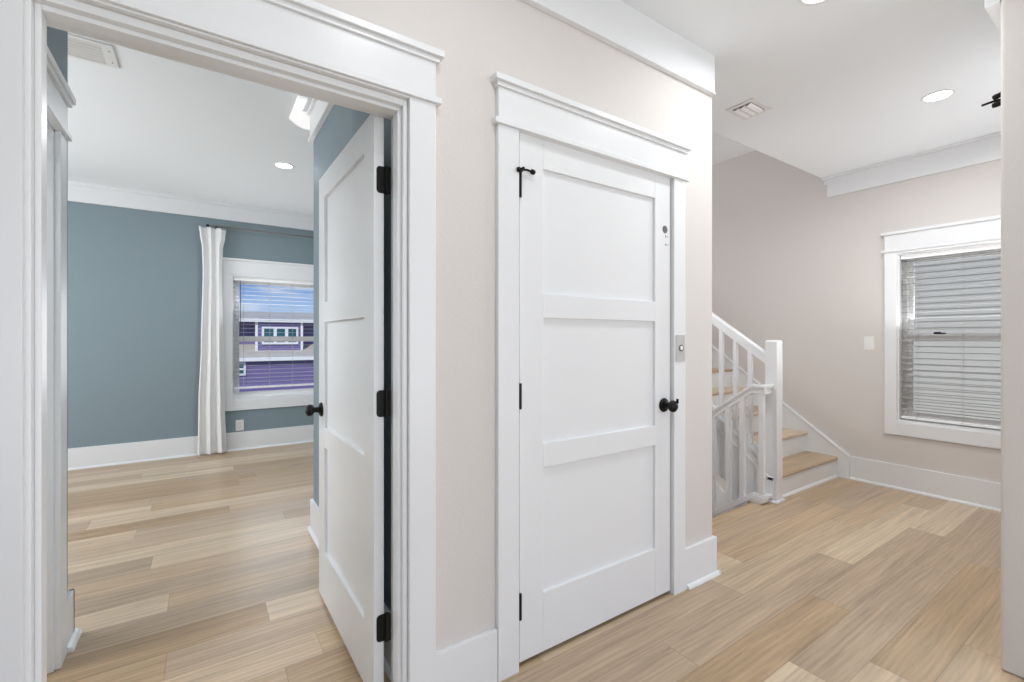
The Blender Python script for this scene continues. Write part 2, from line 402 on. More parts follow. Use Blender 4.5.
def knob_mesh(o, ax, toggle=False):
    m = MB().lathe([(.0, 0), (.033, 0), (.034, .004), (.031, .009), (.022, .012), (.014, .016), (.0125, .030), (.014, .036), (.021, .040), (.027, .047), (.0285, .055), (.026, .064), (.018, .071), (.006, .074), (0, .074)], o, ax, 32)
    return m

# closed door
d1 = empty('door_1', (1.457, YW+.02, .019))
tag(d1, 'closed white three-panel door with black knob in the hall wall', 'door', kind='structure')
PN = [(1.118, 1.795, 1.435, 1.931), (1.118, 1.795, .842, 1.341), (1.118, 1.795, .252, .748)]
door_leaf(d1, 1.004, 1.907, .019, 2.047, YW-.001, YW+.036, PN, False)
k = knob_mesh((1.856, YW-.001, .936), (0, -1, 0)).build('knob', M['black'], d1, smooth=True); tag(k, 'round black knob')
MB().box(1.868, 1.874, YW-.075, YW-.064, .950, .972).build('privacy_turn', M['black'], k, bevel=.001)
m = MB().box(.996, 1.0035, YW-.004, YW+.01, .992, 1.086); m.tube([(1.0015, YW-.009, .990), (1.0015, YW-.009, 1.088)], .0062)
h = m.build('hinge', M['black'], d1, smooth=True)
m = MB().box(.996, 1.0035, YW-.004, YW+.01, .19, .285); m.tube([(1.0015, YW-.009, .188), (1.0015, YW-.009, .287)], .0062)
m.build('hinge', M['black'], d1, smooth=True)
m = MB().box(.996, 1.0035, YW-.004, YW+.01, 1.80, 1.893); m.tube([(1.0015, YW-.009, 1.797), (1.0015, YW-.009, 1.897)], .0062)
h = m.build('hinge', M['black'], d1, smooth=True)
m = MB()
m.lathe([(0, 0), (.011, 0), (.011, .009), (.006, .012), (0, .013)], (1.0015, YW-.009, 1.895), (0, 0, 1), 16)
m.tube([(1.008, YW-.004, 1.901), (1.004, YW-.03, 1.902), (.995, YW-.042, 1.898), (.985, YW-.030, 1.893)], .0042)
m.lathe([(0, 0), (.009, .001), (.0095, .012), (.006, .014), (0, .014)], (.986, YW-.033, 1.894), (-.5, .8, -.1), 14)
m.tube([(1.004, YW-.012, 1.902), (1.025, YW-.022, 1.901), (1.048, YW-.02, 1.9)], .0042)
m.lathe([(0, 0), (.009, .001), (.0105, .008), (.009, .015), (0, .016)], (1.046, YW-.021, 1.9), (.95, .3, 0), 14)
tag(m.build('hinge_pin_stop', M['black'], h, smooth=True), 'black two-armed door stop on the top hinge')
m = MB().lathe([(0, 0), (.019, 0), (.019, .001), (.0, .001)], (1.867, YW-.0005, 1.790), (0, -1, 0), 24)
tag(m.build('bore_hole', M['darkgrey'], d1), 'grey unfilled bore hole')
for dx, z in ((1.873, 1.757), (1.873, 1.716), (1.889, 1.757), (1.889, 1.716)):
    r = .0048 if dx < 1.88 else .0028
    MB().lathe([(0, 0), (r, 0), (r, .001), (0, .001)], (dx, YW-.0005, z), (0, -1, 0), 12).build('screw_hole', M['darkgrey'], d1)

# call button plate on the casing
yp = YW-.02
cb = empty('call_button_plate', (1.96, yp, 1.144)); tag(cb, 'small steel button plate on the white trim right of the closed door', 'button plate')
MB().box(1.924, 1.996, yp-.004, yp, 1.145, 1.277).build('plate', M['steel'], cb, bevel=.0012)
MB().lathe([(.010, 0), (.0165, 0), (.0165, .004), (.0135, .005), (.0115, .003), (.010, .003)], (1.962, yp-.004, 1.212), (0, -1, 0), 28).build('bezel', M['darkgrey'], cb, smooth=True)
MB().lathe([(0, 0), (.0125, 0), (.0125, .003), (.009, .0045), (0, .005)], (1.962, yp-.004, 1.212), (0, -1, 0), 28).build('button', M['plate'], cb, smooth=True)

# open door: hinged on the right jamb, leaf swung about 90 degrees into the bedroom
d2 = empty('door_2', (.518, 1.562, .012), math.radians(90.6))
tag(d2, 'open white three-panel door swung into the blue bedroom', 'door', kind='structure')
LW = .85      # local x along the leaf, local y = toward -X in the room
PL = [(.113, LW-.113, 1.42, 1.916), (.113, LW-.113, .825, 1.324), (.113, LW-.113, .235, .731)]
door_leaf(d2, 0, LW, 0, 2.028, 0, .035, PL, True)
knob_mesh((LW-.062, .0345, .905), (0, 1, 0)).build('knob', M['black'], d2, smooth=True, local=True)
knob_mesh((LW-.062, .0005, .905), (0, -1, 0)).build('knob', M['black'], d2, smooth=True, local=True)
MB().box(LW-.001, LW+.0015, .004, .031, .87, .94).build('latch_plate', M['black'], d2, local=True)
def hinge_leaf(z):
    # plate with rounded corners let into the hinge edge of the leaf, knuckle in the gap
    pts = []
    y0, y1_, z0, z1, r = -.004, .026, z, z+.092, .012
    for cx, cz, a0 in ((y1_-r, z1-r, 0), (y1_-r, z0+r, -90)):
        pts += [(cx+r*math.cos(math.radians(a0+t)), cz+r*math.sin(math.radians(a0+t))) for t in ((90, 60, 30, 0) if a0 == 0 else (90, 60, 30, 0))]
    pts += [(y0, z0), (y0, z1)]
    m = MB().prism(pts, 'x', -.003, .001)
    m.tube([(-.005, -.0075, z-.002), (-.005, -.0075, z+.094)], .0062, 14)
    m.box(-.012, -.0035, -.020, -.0065, z, z+.092)
    o = m.build('hinge', M['black'], d2, local=True, smooth=True)
    for sy, sz in ((.014, .018), (.008, .046), (.014, .074)):
        MB().lathe([(0, 0), (.0032, 0), (.0028, .0012), (0, .0014)], (-.003, sy, z+sz), (-1, 0, 0), 10).build('screw', M['black'], o, local=True)
for z in (1.747, .977, .205): hinge_leaf(z)

# ------------------------------------------------------------------ windows
def win(name, label, P):
    """P maps (along-wall a, depth d into the wall, z) to world; opening a0..a1"""
    def B(mb, a0, a1, d0, d1_, z0, z1):
        p = P(a0, d0, z0); q = P(a1, d1_, z1); mb.box(p[0], q[0], p[1], q[1], z0, z1); return mb
    return B

def make_window(name, label, P, a0, a1, z0, z1, mr0, mr1, cas, strip, out):
    B = win(name, label, P)
    c0 = P((a0+a1)/2, 0, z0)
    root = empty(name, c0); tag(root, label, 'window', kind='structure')
    m = MB()                                     # casing boards on the wall, with capped head
    B(m, a0-cas, a0, -.02, 0, z0-cas-.024, z1+.02); B(m, a1, a1+cas, -.02, 0, z0-cas-.024, z1+.02); B(m, a0, a1, -.02, 0, z0-cas-.024, z0); B(m, a0, a1, -.02, 0, z1, z1+.02)
    hz = z1+.042 if strip else z1+.02
    B(m, a0-cas-.02, a1+cas+.02, -.034, 0, z1+.02, z1+.042) if strip else None
    B(m, a0-cas, a1+cas, -.022, 0, hz, 2.132); B(m, a0-cas-.02, a1+cas+.02, -.042, 0, 2.132, 2.154)
    m.build('casing', M['trim'], root, bevel=.002)
    m = MB()                                     # reveal lining and sill
    B(m, a0-.001, a0+.012, 0, .09, z0+.02, z1-.012); B(m, a1-.012, a1+.001, 0, .09, z0+.02, z1-.012); B(m, a0, a1, 0, .09, z1-.012, z1+.001); B(m, a0, a1, -.006, .09, z0-.001, z0+.02)
    m.build('jamb_liner', M['trim'], root, bevel=.0015)
    m = MB()
    e0, e1, f0, f1 = a0+.012, a1-.012, z0+.02, z1-.012
    B(m, e0, e0+.03, .08, .14, f0, f1); B(m, e1-.03, e1, .08, .14, f0, f1); B(m, e0+.03, e1-.03, .08, .14, f1-.03, f1); B(m, e0+.03, e1-.03, .08, .14, f0, f0+.028)
    fr = m.build('frame', M['vinyl'], root, bevel=.002)
    g0, g1 = e0+.03, e1-.03
    for nm, za, zb, da in (('upper_sash', mr0, f1-.03, .112), ('lower_sash', f0+.028, mr1, .088)):
        m = MB(); w_ = .034
        B(m, g0, g0+w_, da, da+.024, za, zb); B(m, g1-w_, g1, da, da+.024, za, zb); B(m, g0+w_, g1-w_, da, da+.024, za, za+w_ if nm == 'lower_sash' else za+(mr1-mr0)); B(m, g0+w_, g1-w_, da, da+.024, zb-(w_ if nm == 'upper_sash' else mr1-mr0), zb)
        so = m.build(nm, M['vinyl'], root, bevel=.002)
        m = MB(); B(m, g0+.02, g1-.02, da+.010, da+.014, za+.02, zb-.02); m.build('pane', M['glass'], so)
        if nm == 'lower_sash' and out is not None:
            m = MB(); mid = out
            B(m, mid-.035, mid+.035, .084, .105, zb, zb+.008); B(m, mid-.012, mid+.03, .08, .096, zb+.006, zb+.016); B(m, mid-.045, mid-.005, .074, .086, zb+.002, zb+.010)
            tag(m.build('sash_lock', M['black'], so, bevel=.002), 'dark sash lock')
    return root

def make_blind(name, label, P, a0, a1, zt, zb, d0, d1_, cords, wand=None, slat='blind'):
    def bx(mb, p, q, z0, z1): mb.box(p[0], q[0], p[1], q[1], z0, z1)
    c0 = P((a0+a1)/2, (d0+d1_)/2, zb)
    root = empty(name, c0); tag(root, label, 'window blind', group=None)
    m = MB(); bx(m, P(a0, d0-.004, 0), P(a1, d1_, 0), zt-.034, zt); m.build('headrail', M['vinyl'], root, bevel=.003)
    m = MB(); z = zt-.052; pitch = .0475
    while z > zb+.045:
        # gently curved slat, 3 mm crown
        for s0, s1, h0, h1 in ((0, .33, 0, .0018), (.33, .67, .0018, .0018), (.67, 1, .0018, 0)):
            p = [P(a0, d0+(d1_-d0)*s0, z+h0), P(a1, d0+(d1_-d0)*s0, z+h0), P(a1, d0+(d1_-d0)*s1, z+h1), P(a0, d0+(d1_-d0)*s1, z+h1)]
            vs = [tuple(v) for v in p]+[(v[0], v[1], v[2]+.0016) for v in p]
            m.add(vs, [(0, 1, 2, 3), (4, 7, 6, 5), (0, 4, 5, 1), (1, 5, 6, 2), (2, 6, 7, 3), (3, 7, 4, 0)])
        z -= pitch
    m.build('slats', M[slat], root)
    m = MB(); bx(m, P(a0, d0, 0), P(a1, d1_, 0), zb, zb+.022); m.build('bottom_rail', M['vinyl'], root, bevel=.003)
    for cpos in cords:
        m = MB()
        for dd in (d0-.0015, d1_+.0015):
            a = P(cpos, dd, zb+.01); b_ = P(cpos, dd, zt-.02); m.tube([a, b_], .0012, 6)
        m.build('ladder_cord', M['cord'], root)
    if wand:
        a = P(wand[0], d0-.012, wand[1]); b_ = P(wand[0], d0-.012, wand[2])
        m = MB().tube([a, b_], .0042, 8); tag(m.build('tilt_wand', M['wand'], root, smooth=True), 'dark tilt wand')

Pf = lambda a, d, z: (a, YF+d, z)
Ph = lambda a, d, z: (XWW+d, a, z)
make_window('window_1', 'white-trimmed bedroom window with a purple house outside', Pf, WX0, WX1, WZ0, WZ1, 1.222, 1.285, .086, False, None)
make_window('window_2', 'white-trimmed hall window facing pale grey siding', Ph, HY0, HY1, HZ0, HZ1, 1.242, 1.295, .083, True, 1.146)
make_blind('window_blind', 'open white slatted blind in the bedroom window', Pf, WX0+.016, WX1-.016, WZ1-.012, WZ0+.125, .024, .072, (.385, .648, .893, 1.15), (.352, 1.34, 1.91))
make_blind('window_blind', 'open thin-slatted blind, darkened to look backlit, in the hall window by the stairs', Ph, HY0+.016, HY1-.016, HZ1-.012, HZ0+.03, .024, .072, (1.27, .998, .6), slat='blind_backlit')

# ------------------------------------------------------------------ curtain and rod
rz = 2.474
rod = empty('curtain_rod', (.6, YF-.1, rz)); tag(rod, 'thin dark metal curtain rod above the bedroom window', 'curtain rod')
MB().tube([(.055, YF-.10, rz), (1.62, YF-.10, rz)], .0085, 14).build('pole', M['rod'], rod, smooth=True)
MB().lathe([(0, 0), (.012, .001), (.013, .01), (.011, .028), (0, .03)], (.055, YF-.10, rz), (-1, 0, 0), 16).build('finial', M['black'], rod, smooth=True)
MB().lathe([(0, 0), (.012, .001), (.013, .01), (.011, .028), (0, .03)], (1.62, YF-.10, rz), (1, 0, 0), 16).build('finial', M['black'], rod, smooth=True)
for bxx in (.12, 1.5):
    MB().box(bxx-.006, bxx+.006, YF-.115, YF, rz-.014, rz-.006).box(bxx-.012, bxx+.012, YF-.006, YF, rz-.04, rz+.02).build('bracket', M['black'], rod)
cu = empty('curtain', (.08, YF-.1, .012)); tag(cu, 'white pinch-pleated curtain panel hanging left of the bedroom window', 'curtain')
mc = MB(); nu, nv = 150, 60
zt, zb = 2.452, .012
grid = []
def edge(v):     # left / right edge in X at height fraction v (0 top, 1 bottom)
    key = [(0, -.040, .208), (.04, -.030, .200), (.09, -.012, .178), (.2, -.006, .176), (.5, -.022, .182), (.8, -.045, .196), (1, -.052, .210)]
    for (v0, l0, r0), (v1, l1, r1) in zip(key, key[1:]):
        if v <= v1:
            t = (v-v0)/(v1-v0); t = t*t*(3-2*t); return l0+(l1-l0)*t, r0+(r1-r0)*t
    return key[-1][1:]
for j in range(nv+1):
    v = (j/nv)**1.15; z = zt+(zb-zt)*v; l, r = edge(v); row = []
    pin = math.exp(-((v-.045)/.028)**2)
    for i in range(nu+1):
        u = i/nu
        ph = 2*math.pi*(2.6*u+.12*math.sin(2.2*v+1)*u)+.4
        amp = (.030+.016*v)*(1-.35*pin)
        s = math.sin(ph); dep = amp*(abs(s)**.8)*(1 if s > 0 else -1)+.006*math.sin(13*u+4*v)+.004*math.sin(31*u+2*v)
        xx = l+(r-l)*(u+.018*math.sin(2*ph))
        zz = z+.006*math.cos(ph)*(1 if j == 0 else 0)
        row.append((xx, YF-.10-dep*.55, zz))
    grid.append(row)
vs = [p for rw in grid for p in rw]; n = nu+1
mc.add(vs, [(j*n+i, j*n+i+1, (j+1)*n+i+1, (j+1)*n+i) for j in range(nv) for i in range(nu)])
o = mc.build('curtain_cloth', M['curtain'], cu, smooth=True)
so = o.modifiers.new('thick', 'SOLIDIFY'); so.thickness = .003; so.offset = 0
# stitched hem band near the floor, a little proud of the cloth
mh = MB(); rows = []
for j in range(4):
    v = .957+.0135*j if j < 3 else .995
    z = zt+(zb-zt)*v; l, r = edge(v)
    rw = []
    for i in range(nu+1):
        u = i/nu; ph = 2*math.pi*(2.6*u+.12*math.sin(2.2*v+1)*u)+.4; s = math.sin(ph)
        dep = (.030+.016*v)*(abs(s)**.8)*(1 if s > 0 else -1)+.006*math.sin(13*u+4*v)+.004*math.sin(31*u+2*v)
        rw.append((l+(r-l)*(u+.018*math.sin(2*ph)), YF-.10-dep*.55-.0035, z))
    rows.append(rw)
vs = [p for rw in rows for p in rw]
mh.add(vs, [(j*n+i, j*n+i+1, (j+1)*n+i+1, (j+1)*n+i) for j in range(3) for i in range(nu)])
mh.build('hem', M['curtain'], cu, smooth=True)
# pinch of the pleat: small tack
MB().lathe([(0, 0), (.010, .002), (.012, .012), (.007, .03), (0, .034)], (.035, YF-.155, 2.335), (0, .25, 1), 12).build('pleat_tack', M['curtain'], cu, smooth=True)

# ------------------------------------------------------------------ outlet and switch
ou = empty('power_outlet', (.342, YF, .215)); tag(ou, 'white power outlet on the blue wall below the window', 'outlet')
MB().box(.302, .382, YF-.006, YF, .218, .34).build('cover_plate', M['plate'], ou, bevel=.003)
for z in (.248, .292):
    p = MB().lathe([(0, 0), (.017, 0), (.017, .002), (0, .002)], (.342, YF-.006, z+.008), (0, -1, 0), 20).build('socket', M['plate'], ou)
    MB().box(.333, .336, YF-.0088, YF-.0078, z+.006, z+.016).box(.348, .351, YF-.0088, YF-.0078, z+.006, z+.016).build('slot', M['slot'], p)
sw = empty('light_switch', (XWW, 1.585, 1.155)); tag(sw, 'white light switch on the greige wall left of the hall window', 'light switch')
MB().box(XWW-.006, XWW, 1.548, 1.622, 1.157, 1.275).build('cover_plate', M['plate'], sw, bevel=.003)
MB().box(XWW-.009, XWW-.005, 1.568, 1.602, 1.183, 1.249).build('rocker', M['plate'], sw, bevel=.0015)

# ------------------------------------------------------------------ recessed lights, vents
def downlight(x, y, label, watt, grp=None, vis=True, r=.078):
    o = empty('recessed_light', (x, y, CZ)); tag(o, label, 'ceiling light', grp)
    MB().lathe([(r*.80, -.001), (r*.83, .004), (r, .005), (r*1.02, .002), (r*1.02, -.001)], (x, y, CZ), (0, 0, -1), 40).build('trim_ring', M['trim'], o, smooth=True)
    MB().lathe([(0, 0), (r*.82, 0), (r*.82, .002), (0, .0025)], (x, y, CZ), (0, 0, -1), 40).build('lens', M['bulb'], o)
    L = bpy.data.lights.new('downlight_lamp', 'AREA'); L.shape = 'DISK'; L.size = r*1.6; L.spread = math.radians(170); L.energy = watt; L.color = (.95, .98, 1)
    lo = bpy.data.objects.new('downlight_lamp', L); COL.objects.link(lo); lo.location = (0, 0, -.008); lo.parent = o
G = 'recessed ceiling lights'
downlight(3.77, .885, 'round recessed light in the hall ceiling in front of the hall window', 15.5, G)
downlight(2.215, .905, 'round recessed light at the top edge of the view over the hall', 8, G)
downlight(.62, .72, 'round recessed light in the hall ceiling above the two doors', 4, G)
downlight(.582, 4.41, 'round recessed light in the blue bedroom ceiling', 16, G)

v = empty('ceiling_vent', (2.96, 1.625, CZ)); tag(v, 'small square white supply vent in the hall ceiling near the stairs', 'vent')
x0, x1, ya, yb = 2.845, 3.08, 1.535, 1.72
MB().box(x0, x1, ya, ya+.03, CZ-.006, CZ).box(x0, x1, yb-.03, yb, CZ-.006, CZ).box(x0, x0+.03, ya+.03, yb-.03, CZ-.006, CZ).box(x1-.03, x1, ya+.03, yb-.03, CZ-.006, CZ).build('frame', M['grille'], v, bevel=.002)
MB().box(x0+.03, x1-.03, ya+.03, yb-.03, CZ-.002, CZ).build('duct_opening', M['duct'], v)
for i in range(3):
    yc = ya+.03+.022+.041*i
    MB().prism([(yc-.015, CZ-.003), (yc-.010, CZ-.012), (yc+.014, CZ-.017), (yc+.016, CZ-.014), (yc-.004, CZ-.009)], 'x', x0+.042, x1-.04).build('louver', M['vinyl'], v)
g = empty('return_grille', (-.66, 3.2, CZ)); tag(g, 'white slotted return grille in the blue bedroom ceiling', 'vent')
x0, x1, ya, yb = -.98, -.385, 3.09, 3.33
MB().box(x0, x1, ya, ya+.025, CZ-.008, CZ).box(x0, x1, yb-.025, yb, CZ-.008, CZ).box(x0, x0+.035, ya+.025, yb-.025, CZ-.008, CZ).box(x1-.05, x1, ya+.025, yb-.025, CZ-.008, CZ).build('frame', M['grille'], g, bevel=.002)
MB().box(x0+.03, x1-.04, ya+.02, yb-.02, CZ-.002, CZ).build('duct_opening', M['duct'], g)
m = MB()
for i in range(6):
    yc = ya+.042+.0312*i; m.prism([(yc-.006, CZ-.002), (yc+.007, CZ-.010), (yc+.009, CZ-.009), (yc-.004, CZ-.001)], 'x', x0+.035, x1-.05)
m.build('louvers', M['grille'], g)
for yy in (3.15, 3.27): MB().lathe([(0, 0), (.004, 0), (.003, .002), (0, .002)], (x1-.022, yy, CZ-.008), (0, 0, -1), 10).build('screw', M['duct'], g)

# flat bright panel on the bedroom ceiling at the wall corner
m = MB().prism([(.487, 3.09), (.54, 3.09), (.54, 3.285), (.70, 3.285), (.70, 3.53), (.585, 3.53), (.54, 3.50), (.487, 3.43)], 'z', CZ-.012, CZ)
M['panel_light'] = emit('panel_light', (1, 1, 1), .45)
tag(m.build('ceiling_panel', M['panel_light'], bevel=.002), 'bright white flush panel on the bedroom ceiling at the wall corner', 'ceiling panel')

# black fitting on the hidden side of the nib wall
b_ = empty('wall_bracket', (2.60, .411, 2.18)); tag(b_, 'small black metal fitting poking past the greige wall end near the ceiling', 'bracket')
MB().lathe([(0, 0), (.022, 0), (.022, .005), (0, .007)], (2.62, .411, 2.205), (0, 1, 0), 20).build('rose', M['black'], b_, smooth=True)
MB().tube([(2.62, .415, 2.205), (2.612, .45, 2.203), (2.6, .477, 2.196)], .0045, 10).build('arm', M['black'], b_, smooth=True)
MB().lathe([(0, 0), (.009, .002), (.011, .02), (.009, .03), (0, .032)], (2.605, .418, 2.222), (-.1, 1, -.35), 14).build('bumper', M['black'], b_, smooth=True)
MB().lathe([(0, 0), (.009, .002), (.011, .02), (.009, .03), (0, .032)], (2.605, .418, 2.186), (-.1, 1, -.1), 14).build('bumper', M['black'], b_, smooth=True)

# ------------------------------------------------------------------ stairs going up
RISE, RUN, Y1 = .185, .25, 1.82
SX0, SX1 = 3.655, XWW-.044
st = empty('staircase', (4.2, Y1, 0)); tag(st, 'white staircase with oak treads going up beside the greige wall', 'staircase')
NS = 9
for i in range(NS):
    y = Y1+RUN*i; z0 = RISE*i; z1 = RISE*(i+1)
    MB().box(SX0, SX1, y, y+.018, z0 if i else 0, z1-.027).build('riser', M['trim'], st)
    tr = MB(); r = .0135
    prof = [(y+RUN+.018, z1-.027), (y+RUN+.018, z1)]+[(y-.016+r-r*math.sin(math.radians(t)), z1-.0135+r*math.cos(math.radians(t))) for t in (0, 45, 90, 135, 180)]
    tr.prism(prof, 'x', SX0, SX1); tr.build('tread', M['tread'], st, bevel=0)
MB().box(SX0, SX1, Y1+RUN*NS, YF-.005, RISE*NS-.03, RISE*(NS+1)-.03).build('landing', M['tread'], st)
m = MB().prism([(Y1, 0), (Y1-.014, 0), (Y1-.013, .008), (Y1-.007, .017), (Y1, .021)], 'x', 3.73, SX1+.006); m.build('shoe_mould', M['trim'], st)
# wall skirt
zs = lambda y: .203+.725*(y-1.722)
ye = 4.6
m = MB().prism([(1.722, 0), (1.722, .203), (ye, zs(ye)), (ye, zs(ye)-.45), (2.15, 0)], 'x', XWW-.044, XWW-.001)
m.build('wall_skirt', M['trim'], st, bevel=.002)
m = MB().prism([(1.724, .196), (1.722, .210), (ye, zs(ye)+.007), (ye, zs(ye)-.007)], 'x', XWW-.050, XWW-.001); m.build('skirt_cap', M['trim'], st, bevel=.002)
# outer closed stringer with panel below
zo = lambda y: .362+.725*(y-1.927)           # top of stringer
zu = lambda y: .025+.725*(y-2.151)           # underside of the panel
XP = 3.635
m = MB().prism([(1.80, .0), (1.80, .19), (1.86, .24), (1.868, zo(1.868)), (ye, zo(ye)), (ye, zu(ye)), (2.15, zu(2.15)), (2.10, -.24), (1.93, -.24), (1.93, 0)], 'x', XP, XP+.10)
m.build('side_panel', M['trim'], st)
m = MB().prism([(1.80, .165), (1.80, .193), (1.83, .193), (ye, zo(ye)-.095), (ye, zo(ye)-.125), (1.84, .165)], 'x', XP-.014, XP); m.build('panel_mould', M['trim'], st, bevel=.003)
m = MB().prism([(1.868, zo(1.868)), (ye, zo(ye)), (ye, zo(ye)-.035), (1.868, zo(1.868)-.035)], 'x', XP-.012, XP+.105); m.build('stringer_cap', M['trim'], st, bevel=.003)
m = MB()
for yy in [1.95+.0425*i for i in range(30)]:
    lo = max(zu(yy)+.02, -.2); m.box(XP-.003, XP, yy, yy+.006, lo, zo(yy)-.13)
m.build('panel_bead', M['trim'], st)
MB().box(XP-.014, XP, 1.80, 1.842, 0, .19).build('end_board', M['trim'], st, bevel=.002)
m = MB().box(XP-.032, XP+.004, 1.784, 1.86, 0, .014); m.build('end_shoe', M['trim'], st, bevel=.005)

# railing going up
ra = empty('stair_railing', (3.675, 1.82, 0)); tag(ra, 'white railing with square newel post climbing beside the oak stairs', 'railing')
NX0, NX1, NY0, NY1 = 3.63, 3.72, 1.777, 1.865
m = MB().box(NX0, NX1, NY0, NY1, 0, 1.236)
c0 = [(NX0, NY0), (NX1, NY0), (NX1, NY1), (NX0, NY1)]; e = .010
m.add([(x, y, 1.236) for x, y in c0]+[(NX0+e, NY0+e, 1.246), (NX1-e, NY0+e, 1.246), (NX1-e, NY1-e, 1.246), (NX0+e, NY1-e, 1.246)], [(0, 1, 5, 4), (1, 2, 6, 5), (2, 3, 7, 6), (3, 0, 4, 7), (4, 5, 6, 7)])
nw = m.build('newel_post', M['trim'], ra, bevel=.002)
m = MB().prism([(NX0-.016, 0), (NX0-.016, .008), (NX0-.004, .02), (NX1+.004, .02), (NX1+.016, .008), (NX1+.016, 0)], 'y', NY0-.016, NY0+.03); m.build('base_shoe', M['trim'], nw, bevel=.003)
hr = lambda y: 1.142+.715*(y-1.869)
# moulded handrail: stacked profile swept along the slope
def sloped(mb, x0, x1, ya, yb, zf, t0, t1): mb.prism([(ya, zf(ya)+t0), (yb, zf(yb)+t0), (yb, zf(yb)+t1), (ya, zf(ya)+t1)], 'x', x0, x1)
ym = 4.4; xc = 3.672
m = MB(); sloped(m, xc-.030, xc+.030, NY1-.005, ym, hr, -.026, 0); sloped(m, xc-.024, xc+.024, NY1-.005, ym, hr, -.040, -.026); sloped(m, xc-.019, xc+.019, NY1-.005, ym, hr, -.088, -.040)
m.build('handrail', M['trim'], ra, bevel=.004)
for i in range(19):
    yb = 1.985+.125*i
    MB().prism([(yb, zo(yb)-.01), (yb+.032, zo(yb+.032)-.01), (yb+.032, hr(yb+.032)-.08), (yb, hr(yb)-.08)], 'x', xc-.016, xc+.016).build('baluster', M['trim'], ra, bevel=.002)

# guard railing going down
GX = 3.50
gr = empty('guard_railing', (GX+.02, 1.83, 0)); tag(gr, 'low white guard railing sloping down beside the lower stairs', 'railing')
gt = lambda y: .905 if y < 1.90 else .905-.735*(y-1.90)
def down(mb, x0, x1, t0, t1, yend=4.2, ys=1.80):
    mb.prism([(ys, .905+t0), (1.90, .905+t0), (yend, gt(yend)+t0), (yend, gt(yend)+t1), (1.90, .905+t1), (ys, .905+t1)], 'x', x0, x1)
m = MB(); down(m, GX-.012, GX+.052, -.022, 0); down(m, GX-.006, GX+.046, -.036, -.022); down(m, GX, GX+.04, -.068, -.036)
m.box(GX+.04, NX0, 1.80, 1.852, .883, .905).box(GX+.04, NX0, 1.806, 1.846, .869, .883).box(GX+.04, NX0, 1.812, 1.840, .837, .869)
m.build('handrail', M['trim'], gr, bevel=.003)
D = .905-.068
m = MB(); down(m, GX-.010, GX+.050, -.882, -.842); down(m, GX-.002, GX+.042, -.842, -.831)
m.box(GX+.05, XP-.014, 1.80, 1.85, .039, .063)
m.build('shoe_rail', M['trim'], gr, bevel=.003)
m = MB().box(GX-.002, XP-.02, 1.826, 1.93, 0, .039); m.build('shoe_block', M['trim'], gr, bevel=.003)
for i, yb in enumerate([1.813, 1.962, 2.08]+[2.215+.125*k for k in range(12)]):
    z0 = lambda y: gt(y)-.835; z1 = lambda y: gt(y)-.06; y2 = yb+.036
    MB().prism([(yb, z0(yb)), (y2, z0(y2)), (y2, z1(y2)), (yb, z1(yb))], 'x', GX+.002, GX+.038).build('baluster', M['trim'], gr, bevel=.002)

# stairs going down
sd = empty('lower_staircase', (2.9, FE, -.2)); tag(sd, 'white stair opening going down behind the guard railing', 'staircase')
for i in range(9):
    y = FE+RUN*i; z1 = -RISE*i
    MB().box(XC+.005, GX-.02, y-.018, y, z1-RISE, z1-.03).build('riser', M['trim'], sd)
    MB().box(XC+.005, GX-.02, y-.018, y+RUN+.02, z1-RISE-.027, z1-RISE).build('tread', M['tread'], sd, bevel=.004)
MB().box(XC+.005, GX-.0, FE-.002, FE+.022, -.03, .0).build('landing_nosing', M['tread'], sd, bevel=.006)
# low wall below the guard railing and the white skirt of the flight under the stairs
zl = lambda y: -.369+.70*(y-3.035)
m = MB().prism([(2.0, zl(2.0)), (5.2, zl(5.2)), (5.2, zl(5.2)-1.0), (2.0, zl(2.0)-1.0)], 'x', XWW-.02, XWW)
struct(m, 'trim_10', M['trim'], 'white skirt board of the flight below seen through the guard railing', 'skirt board')
struct(MB().box(2.2, 4.95, -1, 6.1, -3.1, -3.0), 'floor_lower', M['floor'], 'floor at the foot of the lower stairs', 'floor')
struct(MB().box(3.5, XWW, 1.89, 1.92, -3, -.03).box(2.2, 3.5, 1.80, FE-.02, -3, -.03), 'wall_stairwell_front', M['greige'], 'stairwell wall under the hall floor', 'wall')

# ------------------------------------------------------------------ outside
def siding_y(mb, x0, x1, y, z0, z1, ex, lip=.02):
    z = z0
    while z < z1-1e-4:
        t = min(z+ex, z1)
        mb.add([(x0, y-lip, z), (x1, y-lip, z), (x1, y, t), (x0, y, t), (x0, y+.02, z), (x1, y+.02, z)], [(0, 1, 2, 3), (0, 4, 5, 1)])
        z += ex
def siding_x(mb, y0, y1_, x, z0, z1, ex, lip=.02):
    z = z0
    while z < z1-1e-4:
        t = min(z+ex, z1)
        mb.add([(x-lip, y0, z), (x-lip, y1_, z), (x, y1_, t), (x, y0, t), (x+.02, y0, z), (x+.02, y1_, z)], [(0, 1, 2, 3), (0, 4, 5, 1)])
        z += ex
struct(MB().box(-60, 60, 9, 90, -5.2, -5), 'ground', M['ground'], 'ground far below the windows', 'ground')
ph = empty('purple_house', (4, 30, -5)); tag(ph, 'purple house with pale roof seen through the bedroom window', 'house')
m = MB(); siding_y(m, -5, 16, 31, .3, 2.4, .2, .03); m.box(-5, 16, 31.02, 37, -5, 2.4); m.build('upper_wall', M['purple'], ph)
m = MB(); siding_y(m, 2.53, 4.95, 30, .3, 2.4, .2, .03); m.box(2.53, 4.95, 30.02, 31.1, .3, 2.4); m.build('dormer_wall', M['purple'], ph)
m = MB(); siding_y(m, -5, 16, 29.3, -5, .15, .2, .03); m.box(-5, 16, 29.32, 31, -5, .15); m.build('lower_wall', M['purple'], ph)
